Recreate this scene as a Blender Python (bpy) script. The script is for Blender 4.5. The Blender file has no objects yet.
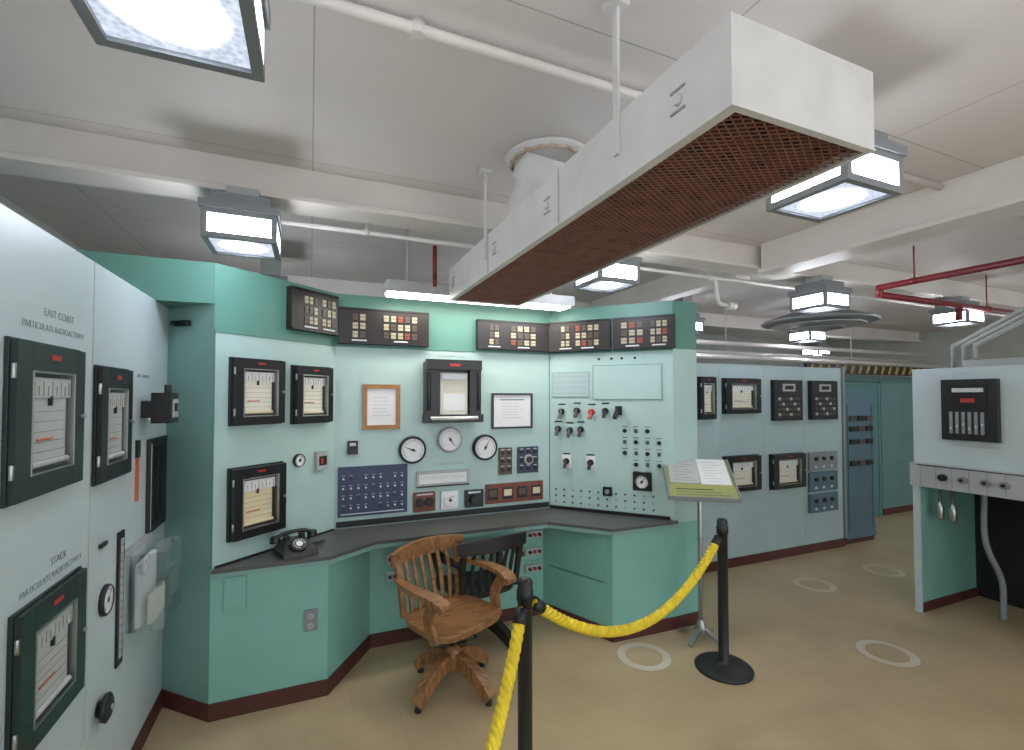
import bpy, bmesh, math, random
from mathutils import Matrix, Vector
random.seed(4)
scene=bpy.context.scene

# ---------------------------------------------------------------- materials
def lin(c):
    r=[]
    for v in c[:3]:
        v=v/255.0
        r.append(v/12.92 if v<=0.04045 else ((v+0.055)/1.055)**2.4)
    return (r[0],r[1],r[2],1.0)
MATS={}
def mat(name,col,rough=0.5,metal=0.0,var=0.05,scale=3.0,bump=0.0,bscale=40.0,spec=0.5):
    if name in MATS: return MATS[name]
    m=bpy.data.materials.new(name); m.use_nodes=True
    nt=m.node_tree; b=nt.nodes['Principled BSDF']
    b.inputs['Roughness'].default_value=rough; b.inputs['Metallic'].default_value=metal
    b.inputs['Specular IOR Level'].default_value=spec
    c=lin(col)
    tc=nt.nodes.new('ShaderNodeTexCoord')
    n=nt.nodes.new('ShaderNodeTexNoise'); n.inputs['Scale'].default_value=scale; n.inputs['Detail'].default_value=5
    nt.links.new(tc.outputs['Object'],n.inputs['Vector'])
    r=nt.nodes.new('ShaderNodeValToRGB')
    r.color_ramp.elements[0].position=0.3; r.color_ramp.elements[1].position=0.7
    r.color_ramp.elements[0].color=tuple(max(0,v*(1-var*2)) for v in c[:3])+(1,)
    r.color_ramp.elements[1].color=tuple(min(1,v*(1+var)) for v in c[:3])+(1,)
    nt.links.new(n.outputs['Fac'],r.inputs['Fac']); nt.links.new(r.outputs['Color'],b.inputs['Base Color'])
    if bump>0:
        n2=nt.nodes.new('ShaderNodeTexNoise'); n2.inputs['Scale'].default_value=bscale
        nt.links.new(tc.outputs['Object'],n2.inputs['Vector'])
        bp=nt.nodes.new('ShaderNodeBump'); bp.inputs['Strength'].default_value=bump; bp.inputs['Distance'].default_value=0.01
        nt.links.new(n2.outputs['Fac'],bp.inputs['Height']); nt.links.new(bp.outputs['Normal'],b.inputs['Normal'])
    MATS[name]=m; return m
def emis(name,col,strength):
    if name in MATS: return MATS[name]
    m=bpy.data.materials.new(name); m.use_nodes=True
    nt=m.node_tree; nt.nodes.clear()
    o=nt.nodes.new('ShaderNodeOutputMaterial'); e=nt.nodes.new('ShaderNodeEmission')
    e.inputs['Color'].default_value=lin(col); e.inputs['Strength'].default_value=strength
    nt.links.new(e.outputs[0],o.inputs[0]); MATS[name]=m; return m
def lens_prismatic():
    # hot lamp behind a prismatic glass sheet: bright core falling off to the edges
    m=bpy.data.materials.new('prismatic_lens'); m.use_nodes=True
    nt=m.node_tree; nt.nodes.clear(); L=nt.links
    o=nt.nodes.new('ShaderNodeOutputMaterial'); e=nt.nodes.new('ShaderNodeEmission'); e.inputs['Color'].default_value=lin((226,236,255))
    tc=nt.nodes.new('ShaderNodeTexCoord'); sp=nt.nodes.new('ShaderNodeVectorMath'); sp.operation='MULTIPLY'; sp.inputs[1].default_value=(1,1,0)
    ln=nt.nodes.new('ShaderNodeVectorMath'); ln.operation='LENGTH'
    mr=nt.nodes.new('ShaderNodeMapRange'); mr.interpolation_type='SMOOTHSTEP'
    mr.inputs['From Min'].default_value=0.015; mr.inputs['From Max'].default_value=0.125; mr.inputs['To Min'].default_value=1.0; mr.inputs['To Max'].default_value=0.0
    pw=nt.nodes.new('ShaderNodeMath'); pw.operation='POWER'; pw.inputs[1].default_value=2.0
    ml=nt.nodes.new('ShaderNodeMath'); ml.operation='MULTIPLY_ADD'; ml.inputs[1].default_value=75.0; ml.inputs[2].default_value=0.62
    vo=nt.nodes.new('ShaderNodeTexVoronoi'); vo.inputs['Scale'].default_value=75
    m2=nt.nodes.new('ShaderNodeMath'); m2.operation='MULTIPLY_ADD'; m2.inputs[1].default_value=.6; m2.inputs[2].default_value=.72
    m3=nt.nodes.new('ShaderNodeMath'); m3.operation='MULTIPLY'
    L.new(tc.outputs['Object'],sp.inputs[0]); L.new(sp.outputs[0],ln.inputs[0]); L.new(ln.outputs['Value'],mr.inputs['Value'])
    L.new(mr.outputs[0],pw.inputs[0]); L.new(pw.outputs[0],ml.inputs[0]); L.new(tc.outputs['Object'],vo.inputs['Vector'])
    L.new(vo.outputs['Distance'],m2.inputs[0]); L.new(ml.outputs[0],m3.inputs[0]); L.new(m2.outputs[0],m3.inputs[1])
    L.new(m3.outputs[0],e.inputs['Strength']); L.new(e.outputs[0],o.inputs[0]); return m

mint=mat('mint_paint',(173,199,193),0.4,var=0.03,bump=0.03)
mint2=mat('pale_mint_paint',(168,188,188),0.4,var=0.03)
teal=mat('teal_paint',(128,182,168),0.4,var=0.04,bump=0.03)
teald=mat('dark_teal_paint',(90,138,125),0.45,var=0.05)
tealm=mat('mid_teal_paint',(126,164,156),0.45,var=0.04)
pale=mat('pale_panel_paint',(190,202,202),0.38,var=0.03)
maroon=mat('maroon_base',(82,42,36),0.5,var=0.08)
counterm=mat('linoleum_counter',(84,84,80),0.35,var=0.06)
black=mat('black_enamel',(24,24,26),0.35,var=0.1)
dgreen=mat('dark_green_enamel',(28,42,38),0.35,var=0.08)
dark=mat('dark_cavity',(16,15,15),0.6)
brownblk=mat('annunciator_dark',(36,29,27),0.4,var=0.1)
paper=mat('chart_paper',(222,218,200),0.7,var=0.03)
paper2=mat('aged_chart_paper',(218,204,168),0.7,var=0.05)
paperg=mat('grey_chart_paper',(176,180,174),0.6,var=0.06)
whitep=mat('white_paper',(226,227,225),0.6,var=0.02)
ink=mat('ink_lines',(120,120,110),0.7)
orange=mat('orange_paint',(196,92,50),0.5)
red=mat('red_pipe_paint',(120,28,32),0.45)
redk=mat('red_knob',(180,50,40),0.4)
cream=mat('cream_pipe_paint',(218,211,203),0.5,var=0.04)
white=mat('white_hood_paint',(220,217,213),0.45,var=0.05,scale=6,bump=0.05)
grey=mat('grey_fixture_enamel',(132,136,139),0.45)
ltgrey=mat('light_grey_enamel',(172,174,172),0.45)
metal=mat('brushed_metal',(170,172,170),0.3,0.9)
navy=mat('navy_panel',(50,60,88),0.45,var=0.08)
bluec=mat('blue_cabinet_paint',(84,110,122),0.45,var=0.06)
rust=mat('rust_mesh',(150,100,82),0.6,var=0.12,scale=12)
rustb=mat('rust_filter',(104,62,50),0.8,var=0.2,scale=14)
yellow=mat('yellow_rope',(230,200,36),0.6,var=0.08,scale=30)
post=mat('black_powder_coat',(26,28,30),0.45)
frame_wood=mat('oak_frame',(164,114,62),0.45,var=0.12,scale=20)
redwood=mat('red_bakelite',(120,62,46),0.45,var=0.1,scale=20)
ring=mat('floor_ring_paint',(208,198,182),0.5)
txt=mat('label_ink',(78,84,86),0.6)
txtl=mat('label_white',(205,208,208),0.6)
lens=emis('lamp_lens',(238,243,255),19.0)
lensb=lens_prismatic()
lens2=emis('tube_lens',(255,250,240),12.0)
amber=mat('annunciator_window',(176,166,140),0.35)
amberr=mat('annunciator_window_red',(140,66,46),0.4)
tintw=mat('annunciator_window_dark',(84,72,62),0.4)

def make_wood():
    m=bpy.data.materials.new('varnished_oak'); m.use_nodes=True
    nt=m.node_tree; b=nt.nodes['Principled BSDF']; b.inputs['Roughness'].default_value=0.32
    tc=nt.nodes.new('ShaderNodeTexCoord'); mp=nt.nodes.new('ShaderNodeMapping')
    mp.inputs['Scale'].default_value=(3,14,3)
    n=nt.nodes.new('ShaderNodeTexNoise'); n.inputs['Scale'].default_value=5; n.inputs['Detail'].default_value=8; n.inputs['Distortion'].default_value=0.8
    r=nt.nodes.new('ShaderNodeValToRGB')
    r.color_ramp.elements[0].position=0.3; r.color_ramp.elements[0].color=lin((108,70,42))
    r.color_ramp.elements[1].position=0.7; r.color_ramp.elements[1].color=lin((170,124,78))
    nt.links.new(tc.outputs['Object'],mp.inputs[0]); nt.links.new(mp.outputs[0],n.inputs['Vector'])
    nt.links.new(n.outputs['Fac'],r.inputs[0]); nt.links.new(r.outputs[0],b.inputs['Base Color'])
    return m
wood=make_wood()

def brickmat(name,c1,c2,cm,w,h,mortar,rough,offset=0.0,extra=0.0):
    m=bpy.data.materials.new(name); m.use_nodes=True
    nt=m.node_tree; b=nt.nodes['Principled BSDF']; b.inputs['Roughness'].default_value=rough
    tc=nt.nodes.new('ShaderNodeTexCoord')
    bk=nt.nodes.new('ShaderNodeTexBrick'); bk.offset=offset; bk.inputs['Scale'].default_value=1.0
    bk.inputs['Brick Width'].default_value=w; bk.inputs['Row Height'].default_value=h
    bk.inputs['Mortar Size'].default_value=mortar; bk.inputs['Mortar Smooth'].default_value=0.1
    bk.inputs['Color1'].default_value=lin(c1); bk.inputs['Color2'].default_value=lin(c2); bk.inputs['Mortar'].default_value=lin(cm)
    n=nt.nodes.new('ShaderNodeTexNoise'); n.inputs['Scale'].default_value=2.2; n.inputs['Detail'].default_value=8
    nt.links.new(tc.outputs['Object'],bk.inputs['Vector']); nt.links.new(tc.outputs['Object'],n.inputs['Vector'])
    mx=nt.nodes.new('ShaderNodeMixRGB'); mx.blend_type='MULTIPLY'; mx.inputs[0].default_value=extra
    r=nt.nodes.new('ShaderNodeValToRGB'); r.color_ramp.elements[0].position=0.35; r.color_ramp.elements[0].color=(0.55,0.53,0.5,1)
    r.color_ramp.elements[1].position=0.65; r.color_ramp.elements[1].color=(1,1,1,1)
    nt.links.new(n.outputs['Fac'],r.inputs[0]); nt.links.new(bk.outputs['Color'],mx.inputs[1]); nt.links.new(r.outputs[0],mx.inputs[2])
    nt.links.new(mx.outputs[0],b.inputs['Base Color'])
    return m
floorm=brickmat('vinyl_tile_floor',(192,171,134),(189,168,131),(178,156,119),0.23,0.23,0.0014,0.28,0.0,0.34)
ceilm=brickmat('ceiling_board',(216,209,203),(214,207,201),(176,168,162),1.24,1.3,0.003,0.7,0.0,0.08)

# ---------------------------------------------------------------- mesh builder
class MB:
    def __init__(s): s.bm=bmesh.new(); s.mats=[]; s.M=Matrix.Identity(4); s.kids=[]
    def mi(s,m):
        if m not in s.mats: s.mats.append(m)
        return s.mats.index(m)
    def v(s,p): return s.bm.verts.new(s.M@Vector(p))
    def f(s,vs,m,smooth=False):
        try: fc=s.bm.faces.new(vs)
        except ValueError: return
        fc.material_index=s.mi(m); fc.smooth=smooth
    def box(s,x0,x1,y0,y1,z0,z1,m):
        vs=[s.v((x,y,z)) for z in (z0,z1) for y in (y0,y1) for x in (x0,x1)]
        for q in ((0,2,3,1),(4,5,7,6),(0,1,5,4),(2,6,7,3),(0,4,6,2),(1,3,7,5)):
            s.f([vs[i] for i in q],m)
    def prism(s,poly,z0,z1,m,sides=None):
        a=[s.v((p[0],p[1],z0)) for p in poly]; b=[s.v((p[0],p[1],z1)) for p in poly]
        n=len(poly)
        for i in range(n):
            j=(i+1)%n; s.f([a[i],a[j],b[j],b[i]], sides[i] if sides and sides[i] else m)
        s.f(a[::-1],m); s.f(b,m)
    def cyl(s,p0,p1,r,m,seg=16,r1=None,smooth=True):
        s.tube([p0,p1],[r,r if r1 is None else r1],m,seg,smooth)
    def tube(s,pts,r,m,seg=12,smooth=True):
        pts=[Vector(p) for p in pts]; n=len(pts)
        if not isinstance(r,(list,tuple)): r=[r]*n
        t0=(pts[1]-pts[0]).normalized()
        up=Vector((0,0,1)) if abs(t0.z)<0.9 else Vector((1,0,0))
        side=t0.cross(up).normalized(); rings=[]
        for i in range(n):
            t=(pts[min(i+1,n-1)]-pts[max(i-1,0)]).normalized()
            side=(side-t*side.dot(t)).normalized(); o=t.cross(side)
            rings.append([s.v(pts[i]+(side*math.cos(2*math.pi*k/seg)+o*math.sin(2*math.pi*k/seg))*r[i]) for k in range(seg)])
        for i in range(n-1):
            for k in range(seg):
                l=(k+1)%seg; s.f([rings[i][k],rings[i][l],rings[i+1][l],rings[i+1][k]],m,smooth)
        s.f(rings[0][::-1],m); s.f(rings[-1],m)
    def lathe(s,prof,m,seg=28,c=(0,0,0)):
        rings=[[s.v((c[0]+r*math.cos(2*math.pi*k/seg),c[1]+r*math.sin(2*math.pi*k/seg),c[2]+z)) for k in range(seg)] for r,z in prof]
        for i in range(len(rings)-1):
            for k in range(seg):
                l=(k+1)%seg; s.f([rings[i][k],rings[i][l],rings[i+1][l],rings[i+1][k]],m,True)
        s.f(rings[0][::-1],m); s.f(rings[-1],m)
    def sweep(s,pts,w,h,m,side=None,smooth=False):
        pts=[Vector(p) for p in pts]; n=len(pts)
        if not isinstance(w,(list,tuple)): w=[w]*n
        if not isinstance(h,(list,tuple)): h=[h]*n
        rings=[]
        for i in range(n):
            t=(pts[min(i+1,n-1)]-pts[max(i-1,0)]).normalized()
            if side is None: sd=t.cross(Vector((0,0,1))).normalized()
            else:
                sd=Vector(side); sd=(sd-t*sd.dot(t)).normalized()
            o=sd.cross(t)
            rings.append([s.v(pts[i]+sd*a*w[i]/2+o*b*h[i]/2) for a,b in ((-1,-1),(1,-1),(1,1),(-1,1))])
        for i in range(n-1):
            for k in range(4):
                l=(k+1)%4; s.f([rings[i][k],rings[i][l],rings[i+1][l],rings[i+1][k]],m,smooth)
        s.f(rings[0][::-1],m); s.f(rings[-1],m)
    def text(s,body,u,z,size,m,y=-0.004,align='CENTER'):
        s.kids.append((body,s.M.copy(),u,y,z,size,m,align))
    def done(s,name,bevel=0,origin='center'):
        bmesh.ops.recalc_face_normals(s.bm,faces=s.bm.faces[:])
        vs=[v.co for v in s.bm.verts]
        lo=Vector((min(v.x for v in vs),min(v.y for v in vs),min(v.z for v in vs)))
        hi=Vector((max(v.x for v in vs),max(v.y for v in vs),max(v.z for v in vs)))
        c=(lo+hi)/2
        if origin=='world': c=Vector((0,0,0))
        else: c.z=lo.z
        bmesh.ops.translate(s.bm,verts=s.bm.verts[:],vec=-c)
        me=bpy.data.meshes.new(name); s.bm.to_mesh(me); s.bm.free()
        for m in s.mats: me.materials.append(m)
        ob=bpy.data.objects.new(name,me); ob.location=c; scene.collection.objects.link(ob)
        if bevel:
            b=ob.modifiers.new('bevel','BEVEL'); b.width=bevel; b.segments=2; b.limit_method='ANGLE'; b.angle_limit=math.radians(40)
        for i,(body,M,u,y,z,size,m,al) in enumerate(s.kids):
            cu=bpy.data.curves.new('label_text','FONT'); cu.body=body; cu.size=size*.85; cu.align_x=al; cu.extrude=0.0003; cu.offset=-0.0007
            cu.materials.append(m)
            t=bpy.data.objects.new('label_%d'%(i+1),cu); scene.collection.objects.link(t)
            t.parent=ob; t.matrix_parent_inverse=Matrix.Translation(-c)
            t.matrix_basis=M@Matrix.Translation((u,y,z))@Matrix.Rotation(math.radians(90),4,'X')
        return ob
def cat(pts,n=6):
    P=[Vector(p) for p in pts]; P=[2*P[0]-P[1]]+P+[2*P[-1]-P[-2]]; o=[]
    for i in range(1,len(P)-2):
        for k in range(n):
            t=k/n; a,b,c,d=P[i-1],P[i],P[i+1],P[i+2]
            o.append(0.5*((2*b)+(c-a)*t+(2*a-5*b+4*c-d)*t*t+(3*b-a-3*c+d)*t*t*t))
    o.append(P[-2]); return o
def frame(o,d):
    dx,dy=d; L=math.hypot(dx,dy); dx/=L; dy/=L
    return Matrix(((dx,-dy,0,o[0]),(dy,dx,0,o[1]),(0,0,1,0),(0,0,0,1)))
FL=frame((-.74,0),(0,1)); FD=frame((-.476,2.952),(.635,.548)); FC=frame((0,3.5),(1,0))
FE=frame((1.82,3.5),(.66,-.72)); FF=frame((0,3.55),(1,0)); FR=frame((4.46,0),(0,-1))
FLF=frame((0,2.95),(1,0)); FLB=frame((0,3.38),(1,0)); FRD=frame((1.70,3.38),(.25,-.58)); FCO=frame((-.74,3.21),(.264,-.258))

# ---------------------------------------------------------------- room shell
CH=2.9
b=MB(); b.box(-1.7,10.5,-3,7,-0.1,0,floorm); b.done('floor',origin='world')
b=MB(); b.box(-1.7,10.5,-3,7,CH,CH+0.1,ceilm); b.done('ceiling',origin='world')
wallm=mat('wall_paint',(178,182,172),0.6,var=0.05)
b=MB(); b.box(-1.7,10.5,6.9,7,0,CH,wallm); b.done('wall_north',origin='world')
b=MB(); b.box(-1.8,-1.7,-3,7,0,CH,wallm); b.done('wall_west',origin='world')
b=MB(); b.box(10.4,10.5,-3,6.9,0,CH,wallm); b.done('wall_east',origin='world')

def beam_x(y,x0,x1,name):
    b=MB(); b.box(x0,x1,y-.06,y+.06,2.74,CH,cream); b.box(x0,x1,y-.1,y+.1,2.71,2.739,cream); b.done(name,0.004)
beam_x(2.76,-1.7,10.4,'ceiling_beam'); beam_x(5.2,-1.7,10.4,'ceiling_beam')
b=MB(); b.box(3.24,3.40,-3,2.64,2.69,CH,cream); b.box(3.2,3.44,-3,2.64,2.66,2.689,cream)
b.box(3.24,3.40,2.88,5.08,2.69,CH,cream); b.done('ceiling_beam',0.004)

def pipe(name,segs,r,m,clamps=()):
    b=MB()
    for pts in segs: b.tube(pts,r,m,12)
    for c in clamps:
        b.lathe([(r*1.35,-.02),(r*1.35,.02)],m,12,c); b.cyl((c[0],c[1],c[2]+r*.8),(c[0],c[1],CH),.006,m,8)
    return b.done(name)
pipe('ceiling_conduit',[[(-1.7,1.47,2.86),(3.2,1.47,2.86)],[(3.44,1.47,2.86),(10,1.47,2.86)]],0.018,cream,[(0.3,1.47,2.86),(2.2,1.47,2.86)])
pipe('ceiling_conduit',[[(-.25,2.93,2.68),(8,2.93,2.68)]],0.014,cream,[(0.3,2.93,2.68),(3,2.93,2.68)])
pipe('ceiling_conduit',[[(3.7,4.6,2.4),(9.5,4.6,2.4)],[(3.7,4.8,2.3),(9.5,4.8,2.3)],[(3.7,4.4,2.2),(9.5,4.4,2.2)]],0.03,cream,[(4,4.6,2.4),(6.4,4.6,2.4),(5.2,4.8,2.3),(7.2,4.4,2.2)])
pipe('sprinkler_pipe',[[(4.4,-1,2.62),(4.4,2.45,2.62),],[(4.4,2.45,2.64),(4.4,2.45,2.54)],[(4.38,2.45,2.56),(6.6,2.45,2.56)],[(5.6,2.45,2.56),(5.6,2.45,2.42)]],0.026,red,[(4.4,.9,2.62),(4.4,2.2,2.62),(6.1,2.45,2.56)])
pipe('sprinkler_drop',[[(.72,2.95,2.66),(.72,2.95,2.45)],[(.72,2.95,2.47),(.72,2.95,2.40)]],0.014,red)
b=MB(); b.tube(cat([(3.0,2.93,2.68),(3.06,2.93,2.66),(3.08,2.93,2.56),(3.10,2.93,2.48),(3.2,2.93,2.46)],5),.016,cream,10); b.cyl((3.2,2.93,2.46),(3.28,2.93,2.46),.03,cream,12); b.done('pendant_speaker_bracket')

# ---------------------------------------------------------------- left instrument panel (cabinet)
b=MB()
b.box(-1.68,-.74,-1.2,3.21,0.09,2.2,pale)
b.box(-1.68,-.732,-1.2,3.212,0,0.09,maroon)
b.M=FL
for u in (1.2,2.21,): b.box(u,u+.003,-.0015,0,0.1,2.2,ltgrey)
b.M=Matrix.Identity(4)
b.done('instrument_cabinet')
# ---------------------------------------------------------------- console
b=MB()
up=[(-.74,3.21),(-.476,2.952),(.159,3.5),(1.82,3.5),(2.48,2.78),(2.71,2.78),(2.71,3.9),(-.74,3.9)]
b.prism(up,0.77,2.06,mint,[tealm,mint,mint,mint,mint,mint,mint,mint])
b.prism(up,2.06,2.42,teald,[tealm,teald,teald,teald,teald,teald,teald,teald])
b.prism([(-.74,2.955),(-.478,2.953),(-.742,3.208)],2.2,2.42,teald)
b.box(-1.68,-.74,2.955,3.9,2.2,2.42,teald)
lw=[(-.74,3.21),(-.476,2.952),(.105,2.95),(.386,3.38),(1.70,3.38),(1.95,2.80),(2.48,2.78),(2.71,2.78),(2.71,3.9),(-.74,3.9)]
b.prism(lw,0.09,0.77,teal,[tealm]+[None]*9)
b.prism([(-.744,3.202),(-.474,2.944),(.109,2.942),(.390,3.372),(1.696,3.372),(1.944,2.792),(2.48,2.772),(2.715,2.772),(2.715,3.9),(-.74,3.9)],0,0.09,maroon)
for F,L in ((FD,.839),(FE,.977)):
    b.M=F
    b.box(0.0,.006,-.004,0,.79,2.06,teald); b.box(0,L,-.006,0,2.05,2.062,teald)
b.M=FC; b.box(.16,1.82,-.006,0,2.05,2.062,teald); b.box(.17,1.81,-.012,0,.80,.84,black)
b.M=FE; b.box(.01,.95,-.012,0,.79,.815,black)
b.M=FD; b.box(.02,.83,-.012,0,.79,.80,black)
b.M=FRD; b.box(.07,.56,-.006,0,.40,.69,teal); b.box(.07,.56,-.005,0,.12,.385,teal)
b.box(.07,.56,-.0065,-.0,.387,.398,teald)
b.M=FLF; b.box(-.41,-.31,-.012,0,.56,.74,teal)
for q in ((-.412,-.41,.56,.74),(-.31,-.308,.56,.74)): b.box(q[0],q[1],-.011,0,q[2],q[3],tealm)
b.cyl((-.36,-.012,.72),(-.36,-.016,.72),.005,metal,8); b.cyl((-.36,-.012,.58),(-.36,-.016,.58),.005,metal,8)
b.M=Matrix.Identity(4)
ct=[(-.47,2.925),(.115,2.925),(.385,3.11),(1.60,3.11),(1.93,2.755),(2.50,2.755),(2.50,2.80),(2.47,2.80),(1.83,3.51),(.15,3.51),(-.46,2.97)]
b.prism(ct,0.77,0.79,counterm)
b.prism([(x,y+.004) if y<3.3 else (x,y) for x,y in ct],0.745,0.77,tealm)
b.done('control_console')
b=MB()
b.box(2.72,5.62,3.55,3.78,.09,2.03,mint2); b.box(2.72,5.63,3.54,3.79,0,.09,maroon); b.box(5.62,5.655,3.53,3.79,0.09,2.05,grey)
b.M=FF
for u in (3.74,4.36,4.97): b.box(u,u+.005,-.001,0,.1,2.03,ltgrey)
b.M=Matrix.Identity(4); b.done('instrument_panel_wall')

# ---------------------------------------------------------------- chart recorders
def recorder(F,u0,u1,z0,z1,style='black',dep=.06,pap=None,label=True,name='chart_recorder'):
    b=MB(); b.M=F
    body=dgreen if style=='green' else black
    W=u1-u0; Hh=z1-z0
    b.box(u0,u1,-dep*.4,-.001,z0,z1,body)
    fr=.16 if style=='black' else .19
    fw=W*fr; fb=Hh*fr*.8; ft=Hh*fr*1.0
    y0,y1=-dep,-dep*.4
    b.box(u0+.006,u0+fw,y0,y1,z0+.006,z1-.006,body); b.box(u1-fw,u1-.006,y0,y1,z0+.006,z1-.006,body)
    b.box(u0+fw,u1-fw,y0,y1,z0+.006,z0+fb,body); b.box(u0+fw,u1-fw,y0,y1,z1-ft,z1-.006,body)
    a,c,d,e=u0+fw,u1-fw,z0+fb,z1-ft
    t=.006
    for q in ((a,a+t,d,e),(c-t,c,d,e),(a+t,c-t,d,d+t),(a+t,c-t,e-t,e)): b.box(q[0],q[1],y0-.002,y1,q[2],q[3],metal)
    yy=y1-.003
    iw=c-a; ih=e-d
    P=pap or paper
    b.box(a+iw*.10,c-iw*.10,yy,y1,d+ih*.12,d+ih*.74,P)
    b.box(a+iw*.04,c-iw*.04,yy-.006,y1,d+ih*.74,d+ih*.94,P if style!='black' else whitep)
    for k in range(9): b.box(a+iw*(.1+.1*k),a+iw*(.1+.1*k)+.0025,yy-.0075,y1,d+ih*.76,d+ih*(.86 if k%2 else .9),ink)
    for k in range(5): b.box(a+iw*.12,c-iw*.12,yy-.001,y1,d+ih*(.2+.1*k),d+ih*(.2+.1*k)+.0015,ink)
    b.box(a+iw*.46,a+iw*.5,yy-.009,y1,d+ih*.66,d+ih*.76,black)
    b.cyl((a+iw*.08,yy-.003,d+ih*.09),(c-iw*.08,yy-.003,d+ih*.09),min(ih*.035,.009),paper2 if style=='black' else P,10)
    b.cyl((a+iw*.2,yy-.004,d+ih*.33),(a+iw*.55,yy-.004,d+ih*.33),.003,orange,6)
    if label: b.box((a+c)/2-W*.07,(a+c)/2+W*.07,y0-.002,y0,z1-ft*.58,z1-ft*.4,redk)
    b.cyl((u1-fw*.4,y0,(z0+z1)/2),(u1-fw*.4,y0-.012,(z0+z1)/2),.009,metal,10)
    for zz in (z0+Hh*.2,z1-Hh*.2): b.cyl((u0+.004,y0+.008,zz-.02),(u0+.004,y0+.008,zz+.02),.006,metal,8)
    return b.done(name,.003)
recorder(FL,1.66,2.08,1.41,1.86,'green',.028,paperg)
recorder(FL,2.22,2.56,1.37,1.82,'thin',.028,paperg)
recorder(FL,1.71,2.13,.69,1.11,'green',.028,paperg)
recorder(FD,.08,.40,1.54,1.92); recorder(FD,.475,.77,1.53,1.90); recorder(FD,.08,.415,.91,1.31,pap=paper2)
recorder(FF,3.46,3.66,1.48,1.90); recorder(FF,3.78,4.27,1.53,1.89)
recorder(FF,3.78,4.26,.75,1.11); recorder(FF,4.43,4.93,.73,1.10)
b=MB(); b.M=FC
b.box(.77,1.19,-.06,-.001,1.55,1.96,black); b.box(.75,1.21,-.10,-.06,1.51,1.57,black); b.box(.77,1.19,-.12,-.06,1.90,1.975,black)
b.box(.77,.87,-.10,-.06,1.57,1.90,black); b.box(1.10,1.19,-.10,-.06,1.57,1.90,black)
b.box(.88,1.09,-.075,-.06,1.57,1.88,paper); b.box(.89,1.08,-.085,-.075,1.83,1.87,whitep)
b.box(.90,1.07,-.078,-.075,1.60,1.72,whitep); b.cyl((.80,-.10,1.54),(1.16,-.10,1.54),.02,metal,12)
b.box(.94,1.02,-.123,-.12,1.925,1.945,redk)
for k in range(6): b.box(.90,1.07,-.0765,-.075,1.74+.016*k,1.7415+.016*k,ink)
for x in (.79,1.17):
    b.cyl((x,-.10,1.60),(x,-.10,1.88),.014,black,10)
b.text('PILE POWER LEVEL',.98,2.0,.03,txt)
b.done('power_level_recorder',.006)
for (u0,u1) in ((4.47,4.90),(5.05,5.48)):
    b=MB(); b.M=FF; b.box(u0,u1,-.05,-.001,1.45,1.88,black)
    for r in range(4):
        for c in range(6):
            b.box(u0+.05+c*.058,u0+.088+c*.058,-.056,-.05,1.50+r*.055,1.53+r*.055,tintw if (r+c)%3 else ltgrey)
    b.box(u0+.12,u1-.12,-.055,-.05,1.76,1.84,ltgrey); b.box(u0+.15,u1-.15,-.057,-.055,1.78,1.82,dark)
    b.done('indicator_panel',.003)
for (z0,z1,m) in ((.89,1.09,grey),(.66,.87,bluec),(.43,.63,bluec)):
    b=MB(); b.M=FF; b.box(5.03,5.49,-.03,-.001,z0,z1,m)
    for c in range(3):
        b.cyl((5.12+.13*c,-.03,(z0+z1)/2+.03),(5.12+.13*c,-.05,(z0+z1)/2+.03),.022,black,12)
        b.box(5.10+.13*c,5.14+.13*c,-.033,-.03,z0+.03,z0+.055,txtl)
    b.done('control_module',.003)

# ---------------------------------------------------------------- gauges
def gauge(F,u,z,r,face=whitep,rim=black,name='round_gauge',ang=.6,thick=1.0):
    b=MB(); b.M=F@Matrix.Translation((u,0,z))@Matrix.Rotation(math.radians(90),4,'X')@Matrix.Diagonal((1,1,thick,1))
    b.lathe([(r,.001),(r,.03),(r*.94,.042),(r*.84,.042),(r*.83,.034)],rim,36)
    b.lathe([(r*.83,.03),(r*.83,.0345)],face,36)
    for k in range(21):
        a=math.radians(-135+270*k/20); s,c=math.sin(a),math.cos(a)
        b.sweep([(s*r*.62,c*r*.62,.0352),(s*r*.75,c*r*.75,.0352)],.004,.001,txt,side=(c,-s,0))
    b.sweep([(-math.sin(ang)*r*.2,-math.cos(ang)*r*.2,.037),(math.sin(ang)*r*.6,math.cos(ang)*r*.6,.037)],[.012,.003],.0015,black,side=(math.cos(ang),-math.sin(ang),0))
    b.lathe([(.01,.034),(.01,.04)],black,12)
    return b.done(name)
gauge(FC,.69,1.315,.10,ang=-1.2); gauge(FC,.97,1.38,.095,rim=ltgrey,ang=2.5); gauge(FC,1.25,1.31,.10,ang=.5)
gauge(FD,.54,1.30,.042,thick=.5); gauge(FL,2.37,.90,.06,thick=.4)
gauge(FE,.75,1.06,.055)

def picture(F,u0,u1,z0,z1,fm,name,inner=whitep,seal=False):
    b=MB(); b.M=F; t=.03 if fm is frame_wood else .014
    b.box(u0,u1,-.02,-.001,z0,z0+t,fm); b.box(u0,u1,-.02,-.001,z1-t,z1,fm); b.box(u0,u0+t,-.02,-.001,z0+t,z1-t,fm); b.box(u1-t,u1,-.02,-.001,z0+t,z1-t,fm)
    b.box(u0+t,u1-t,-.008,-.001,z0+t,z1-t,inner)
    w=u1-u0;h=z1-z0
    for k in range(6): b.box(u0+w*.25,u1-w*.25-(k%3)*w*.05,-.0088,-.008,z0+h*(.3+.08*k),z0+h*(.3+.08*k)+.003,ltgrey)
    if seal:
        b.box(u0+w*.2,u1-w*.2,-.009,-.008,z1-h*.2,z1-h*.17,ink)
    b.done(name,.002)
picture(FC,.34,.60,1.47,1.79,frame_wood,'framed_certificate')
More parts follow.
